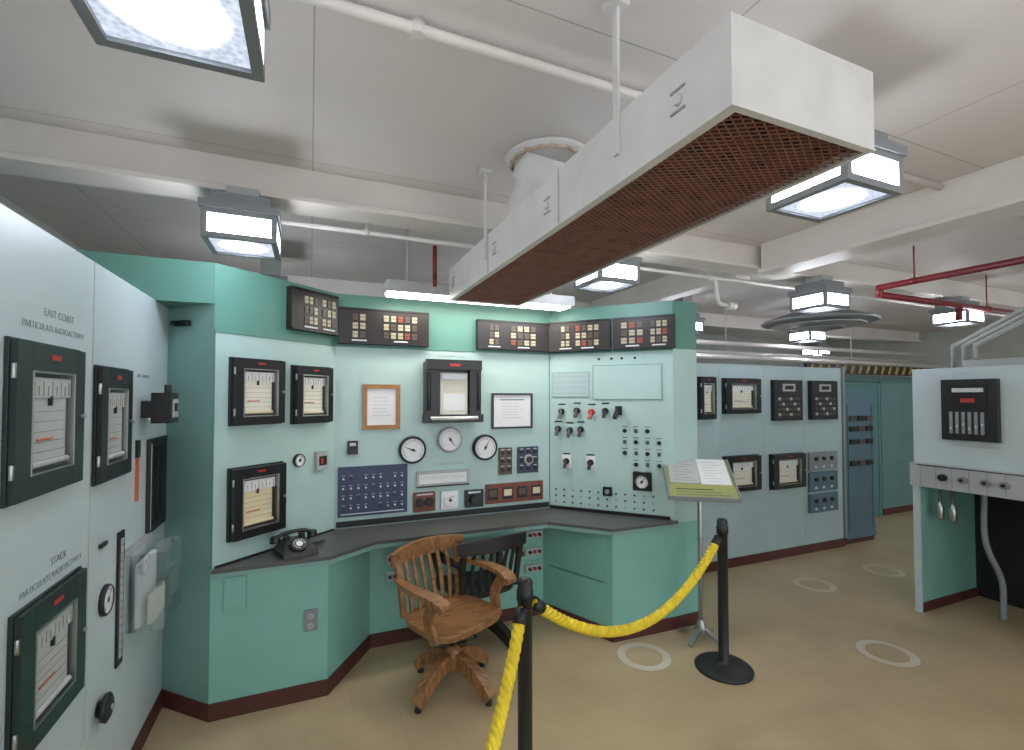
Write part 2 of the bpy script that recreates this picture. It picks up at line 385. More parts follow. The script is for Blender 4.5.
picture(FC,1.31,1.66,1.45,1.73,black,'framed_certificate',seal=True)

def annun(F,u0,u1,z0,z1,groups,n=1):
    b=MB(); b.M=F; b.box(u0,u1,-.05,-.001,z0,z1,brownblk)
    b.box(u0,u1,-.058,-.05,z1-.012,z1,black); b.box(u0,u1,-.058,-.05,z0,z0+.012,black)
    h=z1-z0
    for g0,g1,cols in groups:
        cw=(g1-g0)/cols
        for r in range(3):
            for c in range(cols):
                k=(r*7+c*3+int(g0*20))%11
                m=amber if k<6 else (amberr if k==7 else tintw)
                x=g0+cw*c
                b.box(x+cw*.1,x+cw*.8,-.056,-.05,z0+h*(.18+.24*r),z0+h*(.18+.24*r)+h*.17,m)
                b.box(x+cw*.1,x+cw*.8,-.0565,-.056,z0+h*(.18+.24*r)+h*.08,z0+h*(.18+.24*r)+h*.095,brownblk)
        b.box((g0+g1)/2-.05,(g0+g1)/2+.05,-.055,-.05,z0+h*.08,z0+h*.12,txtl)
    b.done('annunciator_panel',.002)
annun(FD,.44,.81,2.12,2.385,[(.53,.64,3),(.67,.79,3)])
annun(FC,.175,.80,2.07,2.32,[(.26,.36,2),(.47,.72,5)])
annun(FC,1.18,1.79,2.07,2.30,[(1.27,1.36,2),(1.45,1.68,4)])
annun(FE,.01,.52,2.065,2.31,[(.12,.2,2),(.24,.44,4)])
annun(FE,.54,1.0,2.065,2.31,[(.60,.78,3),(.82,.95,3)])

def switch(b,u,z,big=1.0,col=black,pl=None):
    w=.024*big
    if pl is not None: b.box(u-w*1.3,u+w*1.3,-.006,-.0005,z-w*1.9,z+w*1.7,pl)
    b.cyl((u,-.0005,z),(u,-.022,z),w*.85,col,14); b.sweep([(u,-.02,z+w*.4),(u-.004,-.05,z-w*1.7)],[w*.6,w*.9],w*.6,col,side=(1,0,0))
b=MB(); b.M=FC; b.box(.18,.655,-.015,-.001,.87,1.215,navy)
for r in range(4):
    for c in range(9):
        if (r,c) in ((0,4),(3,2),(3,6)): continue
        x=.215+c*.05; z=.93+r*.068
        b.cyl((x,-.015,z),(x,-.028,z),.007,txtl if (c*2+r)%5 else black,8)
        b.box(x-.012,x+.012,-.017,-.015,z+.018,z+.022,ltgrey)
b.box(.20,.63,-.017,-.015,.885,.892,txtl)
b.done('push_button_panel',.002)
b=MB(); b.M=FC; b.box(.24,.31,-.02,-.001,1.30,1.395,black); b.box(.25,.30,-.05,-.02,1.32,1.345,black); b.box(.255,.295,-.022,-.02,1.36,1.38,txtl); b.cyl((.275,-.02,1.335),(.275,-.06,1.335),.012,black,10); b.done('selector_switch',.002)
b=MB(); b.M=FC; b.box(.72,1.12,-.02,-.001,1.035,1.15,ltgrey); b.box(.74,1.10,-.022,-.02,1.06,1.13,whitep)
for k in range(26): b.box(.755+k*.013,.757+k*.013,-.023,-.022,1.09,1.12,ink)
b.box(.72,1.12,-.03,-.02,1.035,1.045,black); b.text('INTEGRATED  FEEDBACK',.96,1.19,.026,txt); b.done('linear_scale_meter',.002)
for (u0,u1) in ((1.37,1.48),(1.53,1.71)):
    b=MB(); b.M=FC; b.box(u0,u1,-.02,-.001,1.09,1.30,navy if u0>1.5 else tintw)
    n=2 if u0<1.5 else 3
    for r in range(3):
        for c in range(n):
            x=u0+(u1-u0)*(c+.5)/n; z=1.13+r*.065
            b.cyl((x,-.02,z),(x,-.038,z),.014,black,10); b.box(x-.015,x+.015,-.022,-.02,z+.02,z+.027,txtl)
    if u0>1.5:
        b.cyl(((u0+u1)/2,-.02,1.2),((u0+u1)/2,-.035,1.2),.04,ltgrey,20); b.cyl(((u0+u1)/2,-.035,1.2),((u0+u1)/2,-.05,1.2),.025,black,16)
    b.done('control_module',.002)
b=MB(); b.M=FC; b.box(.70,.86,-.025,-.001,.86,1.0,redwood); b.cyl((.745,-.025,.93),(.745,-.045,.93),.032,black,16); b.cyl((.815,-.025,.93),(.815,-.045,.93),.032,black,16)
b.box(.72,.84,-.027,-.025,.98,.99,txtl); b.done('wooden_dial_box',.003)
b=MB(); b.M=FC; b.box(.905,1.035,-.02,-.001,.86,.995,whitep); b.cyl((.97,-.02,.93),(.97,-.04,.93),.045,whitep,20); b.cyl((.97,-.04,.93),(.97,-.042,.93),.012,black,12)
b.sweep([(.94,-.042,.94),(1.0,-.042,.96)],.004,.002,redk,side=(0,0,1)); b.done('galvanometer',.003)
b=MB(); b.M=FC; b.box(1.09,1.235,-.03,-.001,.86,.99,black); b.cyl((1.16,-.03,.92),(1.16,-.06,.92),.035,black,16); b.box(1.11,1.21,-.032,-.03,.965,.98,txtl); b.done('selector_switch',.003)
b=MB(); b.M=FC; b.box(1.26,1.75,-.025,-.001,.87,1.02,redwood)
for k in range(4):
    x=1.31+.125*k
    b.box(x-.04,x+.045,-.03,-.025,.90,.99,black); b.box(x-.03,x+.035,-.032,-.03,.925,.975,paper2 if k in (1,3) else tintw)
b.done('meter_bank',.003)
b=MB(); b.M=FD; b.box(.665,.755,-.03,-.001,1.22,1.34,ltgrey); b.box(.68,.74,-.034,-.03,1.25,1.31,dark); b.box(.69,.71,-.036,-.034,1.26,1.30,redk); b.done('relay_box',.003)
b=MB(); b.M=FCO; b.box(.08,.19,-.03,-.001,2.09,2.12,black); b.cyl((.1,-.03,2.105),(.1,-.05,2.105),.014,black,10); b.done('key_switch',.002)

b=MB(); b.M=FE
b.box(.37,.90,-.008,-.001,1.68,1.95,mint); b.box(.03,.34,-.006,-.001,1.70,1.90,mint2)
for r in range(4):
    for c in range(9): b.cyl((.055+.032*c,-.006,1.73+.045*r),(.055+.032*c,-.009,1.73+.045*r),.005,tealm,6)
for x in (.37,.896): b.box(x,x+.004,-.010,-.008,1.68,1.95,teald)
for z in (1.68,1.946): b.box(.374,.896,-.010,-.008,z,z+.004,teald)
for z in (1.70,1.897): b.box(.033,.337,-.008,-.006,z,z+.003,grey)
for x in (.03,.337): b.box(x,x+.003,-.008,-.006,1.70,1.90,grey)
for x in (.42,.52,.6,.7): b.cyl((x,-.001,2.0),(x,-.01,2.0),.01,black,8)
b.done('blank_cover_panel')
b=MB(); b.M=FE
for u,z,c in ((.11,1.58,black),(.24,1.59,black),(.36,1.58,redk),(.47,1.59,black),(.08,1.44,black),(.18,1.43,black),(.27,1.44,black),(.15,1.18,black),(.35,1.18,black)):
    switch(b,u,z,1.25,c,whitep if z<1.3 else None)
    b.box(u-.03,u+.03,-.003,-.0005,z+.055,z+.066,black)
b.box(.55,.60,-.02,-.001,1.56,1.63,black); b.sweep([(.575,-.02,1.61),(.56,-.09,1.54)],.03,.03,black,side=(1,0,0))
b.done('toggle_switch_bank')
b=MB(); b.M=FE
for r in range(5):
    for c in range(4):
        if (r,c) in ((4,3),(0,3),(3,0),(4,0)): continue
        u=.62+c*.085; z=1.44-r*.085
        if r==4 or (r+c)%2==0: b.cyl((u,-.001,z),(u,-.018,z),.016,black,10)
        else: b.box(u-.012,u+.012,-.012,-.001,z-.014,z+.014,txt)
        b.box(u-.02,u+.02,-.003,-.0005,z+.03,z+.036,ink)
b.box(.45,.52,-.02,-.001,.93,1.0,black); b.cyl((.485,-.02,.965),(.485,-.04,.965),.018,grey,10)
b.box(.68,.82,-.012,-.001,.99,1.13,black)
for r in range(3):
    for c in range(12):
        b.cyl((.06+c*.07,-.001,.85+r*.05),(.06+c*.07,-.01,.85+r*.05),.008,txt if (r+c)%4 else metal,8)
b.done('push_button_panel')

b=MB(); b.M=FLF; b.box(-.02,.05,-.012,-.001,.38,.50,grey)
for z in (.41,.465): b.cyl((.015,-.012,z),(.015,-.015,z),.017,ltgrey,14); b.box(.008,.011,-.017,-.015,z-.006,z+.006,dark); b.box(.019,.022,-.017,-.015,z-.006,z+.006,dark)
b.done('power_outlet',.002)
b=MB(); b.M=FLB; b.text('N3T\'S 1 ROD',.58,.66,.04,black); b.box(.49,.58,-.02,-.001,.55,.62,ltgrey); b.box(.49,.58,-.02,-.001,.43,.50,ltgrey)
for z in (.585,.465):
    for x in (.515,.55): b.cyl((x,-.02,z),(x,-.035,z),.012,black,10)
b.done('rod_control_buttons',.002)
b=MB(); b.M=FLB; b.text('N3T\'S 2 ROD',1.61,.67,.035,black); b.text('SELECT',1.61,.545,.03,black); b.text('WITHDRAW',1.61,.415,.03,black)
for z in (.60,.47,.34):
    b.box(1.54,1.69,-.02,-.001,z-.0,z+.06,ltgrey)
    for x in (1.575,1.615,1.655): b.cyl((x,-.02,z+.03),(x,-.04,z+.03),.013,redk if x==1.615 else black,10)
b.done('rod_control_buttons',.002)

# ---------------------------------------------------------------- left cabinet small items
b=MB(); b.M=FL
b.text('EAST COAST',1.95,1.945,.040,txt); b.text('PARTICULATE RADIOACTIVITY',1.93,1.90,.033,txt); 
b.text('STACK',1.98,1.175,.040,txt); b.text('PARTICULATE RADIOACTIVITY',1.95,1.135,.033,txt)
b.text('DIFF CONTROL',2.78,1.79,.03,txt)
b.box(2.30,2.36,-.012,-.001,1.12,1.135,black); b.done('cabinet_label_plates')
b=MB(); b.M=FL; b.box(2.76,2.82,-.05,-.001,1.60,1.68,black); b.box(2.72,2.86,-.13,-.05,1.575,1.72,black); b.box(2.745,2.835,-.134,-.13,1.60,1.69,ltgrey); b.box(2.765,2.815,-.136,-.134,1.63,1.67,dark)
b.cyl((2.79,-.1,1.72),(2.79,-.1,1.76),.015,black,10); b.done('bracket_thermostat',.005)
b=MB(); b.M=FL; b.box(2.86,3.17,-.015,-.001,1.02,1.49,black)
for k in range(3): b.box(2.90+.08*k,2.935+.08*k,-.020,-.015,1.06,1.45,dark)
b.box(2.88,2.885,-.019,-.015,1.04,1.47,metal); b.done('manometer',.003)
b=MB(); b.M=FL; b.box(2.70,2.72,-.01,-.001,1.22,1.42,orange); b.box(2.695,2.725,-.014,-.001,1.42,1.5,black); b.done('alarm_indicator_strip')
b=MB(); b.M=FL; b.box(2.49,2.555,-.010,-.001,.57,1.13,black); b.box(2.505,2.54,-.012,-.01,.60,1.10,ltgrey)
for k in range(14): b.box(2.508,2.535,-.0135,-.012,.63+.034*k,.633+.034*k,txt)
b.done('flow_meter_tube',.002)
b=MB(); b.M=FL@Matrix.Translation((2.33,0,.50))@Matrix.Rotation(math.radians(90),4,'X')
b.lathe([(.03,0.001),(.03,.015),(.05,.018),(.055,.032),(.04,.04)],black,10); b.lathe([(.012,.04),(.012,.05)],metal,10); b.done('valve_knob')
ac=bpy.data.materials.new('clear_acrylic'); ac.use_nodes=True; nt=ac.node_tree; nt.nodes.clear()
o=nt.nodes.new('ShaderNodeOutputMaterial'); mx=nt.nodes.new('ShaderNodeMixShader'); tr=nt.nodes.new('ShaderNodeBsdfTransparent'); gl=nt.nodes.new('ShaderNodeBsdfGlossy')
gl.inputs['Roughness'].default_value=.05; mx.inputs[0].default_value=.2; tr.inputs[0].default_value=(.95,.98,.99,1)
nt.links.new(tr.outputs[0],mx.inputs[1]); nt.links.new(gl.outputs[0],mx.inputs[2]); nt.links.new(mx.outputs[0],o.inputs[0])
b=MB(); b.M=FL
x0,x1,z0,z1,t=2.60,2.88,.66,1.0,.005
b.box(x0,x1,-.15,-.145,z0,z1,ac); b.box(x0,x0+t,-.145,-.001,z0,z1,ac); b.box(x1-t,x1,-.145,-.001,z0,z1,ac); b.box(x0+t,x1-t,-.145,-.001,z0,z0+t,ac)
b.box(x0+.02,x1-.02,-.05,-.03,z0+.01,z1-.05,whitep); b.box(x0+.05,x1-.04,-.09,-.07,z0+.01,z1-.2,paper); b.box(x0-.01,x1+.01,-.02,-.001,z1,z1+.03,ltgrey)
b.done('acrylic_brochure_holder')

# ---------------------------------------------------------------- telephone
b=MB(); b.M=Matrix.Translation((-.07,3.07,.791))@Matrix.Rotation(math.radians(20),4,'Z')@Matrix.Diagonal((.95,.95,.85,1))
def lp(w,d,y): return [(w*x,y+d*yy) for x,yy in ((-1,-1),(1,-1),(1,1),(-1,1))]
secs=[(0,.10,.105,0),(.03,.10,.10,0),(.07,.075,.06,.02),(.095,.06,.035,.03)]
rings=[[b.v((x,y,z)) for x,y in lp(w,d,yc)] for z,w,d,yc in secs]
for i in range(3):
    for k in range(4): b.f([rings[i][k],rings[i][(k+1)%4],rings[i+1][(k+1)%4],rings[i+1][k]],black)
b.f(rings[0][::-1],black); b.f(rings[-1],black)
M0=b.M.copy(); b.M=M0@Matrix.Translation((0,-.055,.068))@Matrix.Rotation(math.radians(42),4,'X')
b.lathe([(.05,0),(.05,.012),(.042,.015)],black,24); b.lathe([(.02,.015),(.02,.018)],whitep,16)
for k in range(10):
    a=k*.5; b.lathe([(.006,.015),(.006,.0165)],ltgrey,8,(.032*math.cos(a),.032*math.sin(a),0))
b.M=M0
for x in (-.045,.045): b.box(x-.012,x+.012,.0,.06,.09,.12,black)
b.tube(cat([(-.11,.03,.115),(-.06,.03,.135),(0,.03,.14),(.06,.03,.135),(.11,.03,.115)]),.014,black,10)
for x in (-.11,.11): b.cyl((x,.03,.125),(x,.03,.085),.026,black,14,r1=.032)
b.tube([(.1+.1*t+.01*math.sin(t*40),.05+.02*t,.015+.01*math.cos(t*40)) for t in [i/60 for i in range(61)]],.004,black,6)
b.done('rotary_telephone',.008)

# ---------------------------------------------------------------- chairs
def chair(name,loc,rot,wd,hard,sc=.94,base=45,bh=0.0):
    b=MB(); b.M=Matrix.Translation(loc)@Matrix.Rotation(rot,4,'Z')@Matrix.Diagonal((sc,sc,sc,1))
    N=40; R=8
    def rim(a):
        c,s=math.cos(a),math.sin(a); e=.55
        x=.265*math.copysign(abs(c)**e,c); y=.24*math.copysign(abs(s)**e,s)
        return x*(1+.06*s),y
    top=[];bot=[]
    for j in range(1,R+1):
        t=j/R; rowt=[]; rowb=[]
        for k in range(N):
            x,y=rim(2*math.pi*k/N); x*=t;y*=t
            z=.455-.022*(1-t**3)+.010*math.exp(-(x/.04)**2)*(1 if y>0 else .2)
            rowt.append(b.v((x,y,z if j<R else z-.006))); rowb.append(b.v((x*.96,y*.96,.41)))
        top.append(rowt); bot.append(rowb)
    ct_=b.v((0,0,.436)); cb=b.v((0,0,.41))
    for k in range(N):
        l=(k+1)%N; b.f([ct_,top[0][k],top[0][l]],wd,True); b.f([cb,bot[0][l],bot[0][k]],wd)
        for j in range(R-1):
            b.f([top[j][k],top[j+1][k],top[j+1][l],top[j][l]],wd,True); b.f([bot[j][k],bot[j][l],bot[j+1][l],bot[j+1][k]],wd)
        b.f([top[-1][k],bot[-1][k],bot[-1][l],top[-1][l]],wd,True)
    def crest(x,z=0): return -.235-.065*(1-(x/.28)**2)
    # flat vertical slats between seat and crest rail
    xs=[-.240,-.168,-.101,-.034,.034,.101,.168,.240]
    for i,x in enumerate(xs):
        w=.038 if i in (0,7) else .026
        b.sweep(cat([(x*.92,-.205+.01*abs(x),.44),(x*.96,(crest(x)-.20)/2+.012,.60),(x*1.0,crest(x)+.003,.775+bh)],5),w,.014 if w<.03 else .028,wd,side=(1,0,0))
    cp=[(x/20*.285,crest(x/20*.285),.785+bh+.012*(1-(x/20)**2)) for x in range(-20,21,2)]
    b.sweep(cp,[.028]*len(cp),[.085+.02*(1-abs(x/20)**2) for x in range(-20,21,2)],wd)
    for s in (-1,1):
        arm=cat([(s*.245,-.245,.665),(s*.285,-.10,.672),(s*.292,.05,.672),(s*.282,.17,.665),(s*.268,.235,.645)],5)
        n=len(arm); b.sweep(arm,[.042+.042*min(1,(i/n)*1.6) for i in range(n)],.028,wd)
        b.cyl((s*.268-.038,.236,.636),(s*.268+.038,.236,.636),.022,wd,12)
        b.sweep(cat([(s*.268,.20,.655),(s*.278,.135,.60),(s*.268,.10,.52),(s*.258,.125,.44),(s*.25,.14,.40)],5),.028,.065,wd,side=(1,0,0))
    b.box(-.17,.17,-.03,.03,.382,.41,wd); b.box(-.03,.03,-.17,.17,.381,.409,wd)
    b.box(-.06,.06,-.09,.09,.352,.38,hard); b.cyl((0,0,.36),(0,0,.2),.017,hard,14)
    b.tube([(-.05,.05,.36),(-.05,.16,.34),(.05,.16,.34),(.05,.05,.36)],.006,hard,8)
    b.lathe([(.05,.12),(.058,.15),(.055,.22),(.042,.245),(.03,.26)],wd,20)
    for k in range(4):
        a=math.radians(base+90*k); c,s=math.cos(a),math.sin(a)
        p=[(r*c,r*s,z) for r,z in ((.03,.175),(.10,.17),(.19,.13),(.265,.075),(.305,.045))]
        q=cat(p,5); n=len(q)
        b.sweep(q,[.055+.02*(i/n) for i in range(n)],[.10-.045*(i/n) for i in range(n)],wd)
        b.cyl((.285*c,.285*s,.03),(.285*c,.285*s,.0),.018,hard,12,r1=.022)
    return b.done(name,.005)
oakblk=mat('black_stained_wood',(34,30,30),0.35,var=0.1)
chair('wooden_swivel_armchair',(.785,2.74,0),math.radians(-155),wood,black,.95,6)
chair('black_swivel_armchair',(1.09,3.20,0),math.radians(10),oakblk,black,.92,30)

# ---------------------------------------------------------------- stanchions and rope
def stanchion(x,y):
    b=MB()
    b.lathe([(.17,0),(.172,.012),(.16,.022),(.06,.032),(.04,.045),(.031,.06),(.031,.84),(.036,.842),(.036,.885),(.031,.89),(.033,.915),(.028,.93),(.012,.935)],post,36,(x,y,0))
    b.done('stanchion_post')
PA=(2.40,2.26); PB=(.845,1.85); PC=(-.20,.66)
for p in (PA,PB,PC): stanchion(*p)
def rope(p0,p1,sag,name):
    p0=Vector(p0);p1=Vector(p1); d=(p1-p0); dn=d.normalized(); p0=p0+dn*.045;p1=p1-dn*.045
    N=150; path=[p0.lerp(p1,i/N)-Vector((0,0,4*sag*(i/N)*(1-i/N))) for i in range(N+1)]
    b=MB()
    L=sum((path[i+1]-path[i]).length for i in range(N)); turns=L/.085
    for s in range(3):
        pts=[]
        for i,p in enumerate(path):
            t=(path[min(i+1,N)]-path[max(i-1,0)]).normalized(); sd=t.cross(Vector((0,0,1))).normalized(); o=sd.cross(t)
            a=2*math.pi*(turns*i/N+s/3); pts.append(p+(sd*math.cos(a)+o*math.sin(a))*.0125)
        b.tube(pts,.0145,yellow,8)
    for e,q in ((path[0],path[4]),(path[-1],path[-5])):
        b.cyl(e,e+(q-e).normalized()*.06,.028,post,14)
    b.done(name)
rope((PB[0],PB[1],.82),(PA[0],PA[1],.82),.31,'barrier_rope')
rope((PC[0],PC[1],.82),(PB[0],PB[1],.82),.46,'barrier_rope')

# ---------------------------------------------------------------- lectern stand
lx,ly=2.54,2.59
b=MB(); b.M=Matrix.Translation((lx,ly,0))
for k in range(4):
    a=math.radians(20+90*k);c,s=math.cos(a),math.sin(a)
    b.sweep(cat([(.01*c,.01*s,.09),(.06*c,.06*s,.06),(.15*c,.15*s,.02),(.165*c,.165*s,.012)],4),.03,.022,metal)
b.lathe([(.035,.04),(.04,.08),(.025,.12),(.018,.14)],metal,16)
b.cyl((0,0,.1),(0,0,1.08),.016,metal,14); b.cyl((0,0,.70),(0,0,.72),.022,metal,14)
b.M=Matrix.Translation((lx+.01,ly,1.13))@Matrix.Rotation(math.radians(-36),4,'Z')@Matrix.Rotation(math.radians(25),4,'X')
ltg=mat('lectern_yellow_card',(156,160,92),.5)
b.box(-.24,.22,-.24,.24,-.03,-.022,metal); b.box(-.24,.22,-.24,.24,-.012,.0,grey)
b.box(-.24,.22,-.25,-.24,-.02,.012,grey); b.box(-.24,-.23,-.24,.24,0,.01,grey); b.box(.21,.22,-.24,.24,0,.01,grey)
b.box(-.225,.205,-.235,.235,0,.004,ltg)
b.box(-.21,-.01,-.09,.225,.004,.014,paperg); b.box(-.006,.19,-.09,.225,.004,.011,whitep)
for s in (-1,1):
    for k in range(8): b.box(s*.1-.08,s*.1+.05-.02*(k%3),-.06+.034*k,-.058+.034*k,.012 if s<0 else .010,.0148 if s<0 else .0116,ink)
for k in range(3): b.box(-.18,.16-.05*k,-.215+.03*k,-.205+.03*k,.004,.0048,black if k==2 else ink)
b.done('information_lectern',.002)

for (x,y) in ((2.03,2.57),(4.22,2.93),(5.18,2.90),(3.54,1.97)):
    b=MB(); N=48
    A=[b.v((x+.12*math.cos(2*math.pi*k/N),y+.12*math.sin(2*math.pi*k/N),.003)) for k in range(N)]
    B=[b.v((x+.17*math.cos(2*math.pi*k/N),y+.17*math.sin(2*math.pi*k/N),.003)) for k in range(N)]
    for k in range(N): b.f([A[k],B[k],B[(k+1)%N],A[(k+1)%N]],ring)
    b.done('floor_marking_ring')

# ---------------------------------------------------------------- exhaust hood
hx0,hx1,hy0,hy1,hz0,hz1=.85,1.355,.76,3.08,2.35,2.555
b=MB()
t=.012
b.box(hx0,hx0+t,hy0,hy1,hz0,hz1,white); b.box(hx1-t,hx1,hy0,hy1,hz0,hz1,white)
b.box(hx0+t,hx1-t,hy0,hy0+t,hz0,hz1-t,white); b.box(hx0+t,hx1-t,hy1-t,hy1,hz0,hz1-t,white); b.box(hx0+t,hx1-t,hy0,hy1,hz1-t,hz1,white)
e=.028
b.box(hx0-.002,hx0+e,hy0-.002,hy1+.002,hz0-.006,hz0-.001,white); b.box(hx1-e*.5,hx1+.002,hy0-.002,hy1+.002,hz0-.006,hz0-.001,white)
b.box(hx0+e,hx1-e*.5,hy0-.002,hy0+e*.6,hz0-.006,hz0-.001,white); b.box(hx0+e,hx1-e*.5,hy1-e,hy1+.002,hz0-.006,hz0-.001,white)
for y in (1.55,2.32): b.box(hx0-.003,hx0,y,y+.006,hz0,hz1,ltgrey)
for y in (.90,1.62,2.2,2.95): 
    b.box(hx0-.006,hx0,y,y+.05,hz0+.07,hz0+.075,ltgrey); b.box(hx0-.006,hx0,y,y+.05,hz0+.125,hz0+.13,ltgrey); b.cyl((hx0,y+.025,hz0+.1),(hx0-.014,y+.025,hz0+.1),.014,white,10)
b.box(hx0+t,hx1-t,hy0+t,hy1-t,hz0+.022,hz0+.03,rustb)
for i in range(19):
    for j in range(4):
        for dx in (-.012,.012):
            cx=hx0+.075+.115*j+dx+(.03 if i%2 else 0); cy=hy0+.09+i*.12
            b.cyl((cx,cy,hz0+.022),(cx,cy,hz0+.012),.014,dark,8)
X0,X1,Y0,Y1=hx0+.02,hx1-.01,hy0+.013,hy1-.02; zc=hz0+.004; sl=.55; sp=.0215
for sg in (1,-1):
    c=Y0-(X1-X0)
    k=sg*sl
    while c<Y1+(X1-X0):
        def xx(y): return X0+(y-c)/k
        lo,hi=sorted((xx(Y0),xx(Y1))); xa=max(X0,lo); xb=min(X1,hi)
        if xb-xa>.005:
            b.sweep([(xa,c+k*(xa-X0),zc),(xb,c+k*(xb-X0),zc)],.0034,.002,rust)
        c+=sp
b.done('exhaust_hood')
for (x,y) in ((hx0-.006,1.18),(hx1+.006,1.18),(hx0-.006,2.35),(hx1+.006,2.35)):
    b=MB(); b.box(x-.005,x+.005,y-.012,y+.012,hz0+.08,CH,white); b.box(x-.03,x+.03,y-.03,y+.03,CH-.02,CH,white); b.done('hood_hanger')
b=MB(); b.tube(cat([(1.06,2.30,hz1+.002),(1.06,2.28,2.65),(1.08,2.18,2.77),(1.09,2.10,CH)],6),[.12]*7+[.13]*6+[.155]*5+[.18],white,28)
b.lathe([(.19,0),(.215,.01),(.22,.02),(.20,.03)],white,32,(1.09,2.10,CH-.031))
rg=mat('torn_seal',(190,168,146),.8,var=.2,scale=25)
b.tube([(1.09+(.185+.006*math.sin(k*2.3))*math.cos(k*math.pi/24),2.10+(.185+.006*math.sin(k*2.3))*math.sin(k*math.pi/24),CH-.034-.004*math.sin(k*1.7)) for k in range(49)],.008,rg,8)
b.done('exhaust_duct_elbow')

# ---------------------------------------------------------------- light fixtures
def fixture(x,y,zt=CH,s=.31,zb=2.43):
    b=MB(); h=s/2; H=.135; t=.024
    for sx in (-1,1):
        for sy in (-1,1): b.box(x+sx*h-(t if sx>0 else 0),x+sx*h+(t if sx<0 else 0),y+sy*h-(t if sy>0 else 0),y+sy*h+(t if sy<0 else 0),zb,zb+H,grey)
    for z in (zb,zb+H-t):
        for s_ in (-1,1):
            a=y+s_*h; b.box(x-h+t,x+h-t,min(a,a-s_*t),max(a,a-s_*t),z,z+t,grey)
            a=x+s_*h; b.box(min(a,a-s_*t),max(a,a-s_*t),y-h+t,y+h-t,z,z+t,grey)
    b.box(x-h-.01,x+h+.01,y-h-.01,y+h+.01,zb+H,zb+H+.035,grey); b.box(x-h+.03,x+h-.03,y-h+.03,y+h-.03,zb+H+.035,zb+H+.09,grey)
    b.box(x-.07,x+.07,y-.07,y+.07,zb+H+.09,zt,ltgrey)
    i=h-.01
    b.box(x-i,x+i,y-i,y+i,zb+.016,zb+H-.004,lens)
    b.box(x-i,x+i,y-i,y+i,zb+.010,zb+.015,lensb)
    b.done('ceiling_light_fixture',.0)
for (x,y) in ((-.26,1.07),(1.80,1.16),(-.31,2.66),(1.80,2.64),(3.95,2.66),(6.05,2.66),(8.2,2.66),(-.3,4.25),(1.8,4.3),(3.95,4.25),(6.05,4.25),(8.2,5.6),(-.30,-.6),(1.82,-.6)):  # last pair is unseen behind the camera, added as fill light
    fixture(x,y,2.71 if 2.6<y<2.7 else CH)  # hidden pair behind the console extends the grid, added to light the ceiling
b=MB(); b.box(.45,1.85,3.14,3.34,2.40,2.47,ltgrey)
b.box(.47,1.83,3.16,3.32,2.385,2.40,lens2); b.box(.45,1.85,3.13,3.14,2.39,2.46,ltgrey)
for x in (.6,1.7): b.cyl((x,3.24,2.47),(x,3.24,CH),.01,ltgrey,8)
b.done('fluorescent_strip_light',.003)
b=MB(); b.lathe([(.56,.0),(.58,.02),(.55,.04),(.3,.12),(.2,.16),(.2,.36)],grey,40,(5.35,3.63,2.54))
b.lathe([(.45,-.03),(.46,-.02),(.30,.0)],ltgrey,40,(5.35,3.63,2.54)); b.lathe([(.25,-.06),(.26,-.05),(.15,-.03)],grey,32,(5.35,3.63,2.54)); b.done('ceiling_air_diffuser')

# ---------------------------------------------------------------- far corridor
b=MB(); b.box(5.68,6.22,3.55,3.95,.06,1.66,bluec); b.box(5.68,6.22,3.57,3.95,0,.06,maroon)
b.M=FF
for z in (.9,1.15,1.3,1.42):
    for k in range(3): b.box(5.75+.15*k,5.86+.15*k,-.02,-.001,z,z+.06,black if (k+int(z*10))%2 else tintw)
b.box(5.72,5.73,-.01,-.001,.15,1.6,teald); b.box(6.16,6.17,-.01,-.001,.15,1.6,teald)
b.done('equipment_cabinet',.004)
tdm=mat('door_paint',(92,130,134),0.45,var=.05); cw=mat('corridor_wall_paint',(100,136,134),.5,var=.05)
b=MB(); b.box(6.26,6.69,4.25,4.35,0,2.0,cw); b.box(7.61,8.9,4.25,4.35,0,2.0,cw); b.box(6.69,7.61,4.25,4.35,1.92,2.0,cw); b.box(6.26,6.69,4.24,4.25,0,.09,maroon); b.box(7.61,8.9,4.24,4.25,0,.09,maroon); b.done('wall_corridor')
b=MB(); b.box(6.75,7.55,4.26,4.30,0.01,1.86,tdm); b.box(6.70,6.75,4.25,4.33,0,1.9,teald); b.box(7.55,7.60,4.25,4.33,0,1.9,teald); b.box(6.75,7.55,4.25,4.33,1.86,1.91,teald)
b.cyl((6.85,4.26,.95),(6.85,4.21,.95),.02,metal,12); b.sweep([(6.85,4.21,.95),(6.95,4.21,.95)],.02,.02,metal); b.box(6.82,6.88,4.25,4.259,.85,1.05,metal)
b.box(7.0,7.3,4.25,4.259,1.35,1.6,ltgrey); b.done('door_1',.003)
hz=MB(); hz.box(5.66,8.9,3.98,4.02,2.0,2.12,black)
yel=mat('hazard_yellow',(150,130,60),.5)
for k in range(20): hz.sweep([(5.7+k*.16,3.975,2.01),(5.76+k*.16,3.975,2.11)],.05,.004,yel,side=(1,0,0))
hz.box(5.70,5.74,3.98,4.02,0,2.0,black); hz.box(8.86,8.9,3.98,4.02,0,2.0,black); hz.done('hazard_stripe_beam')

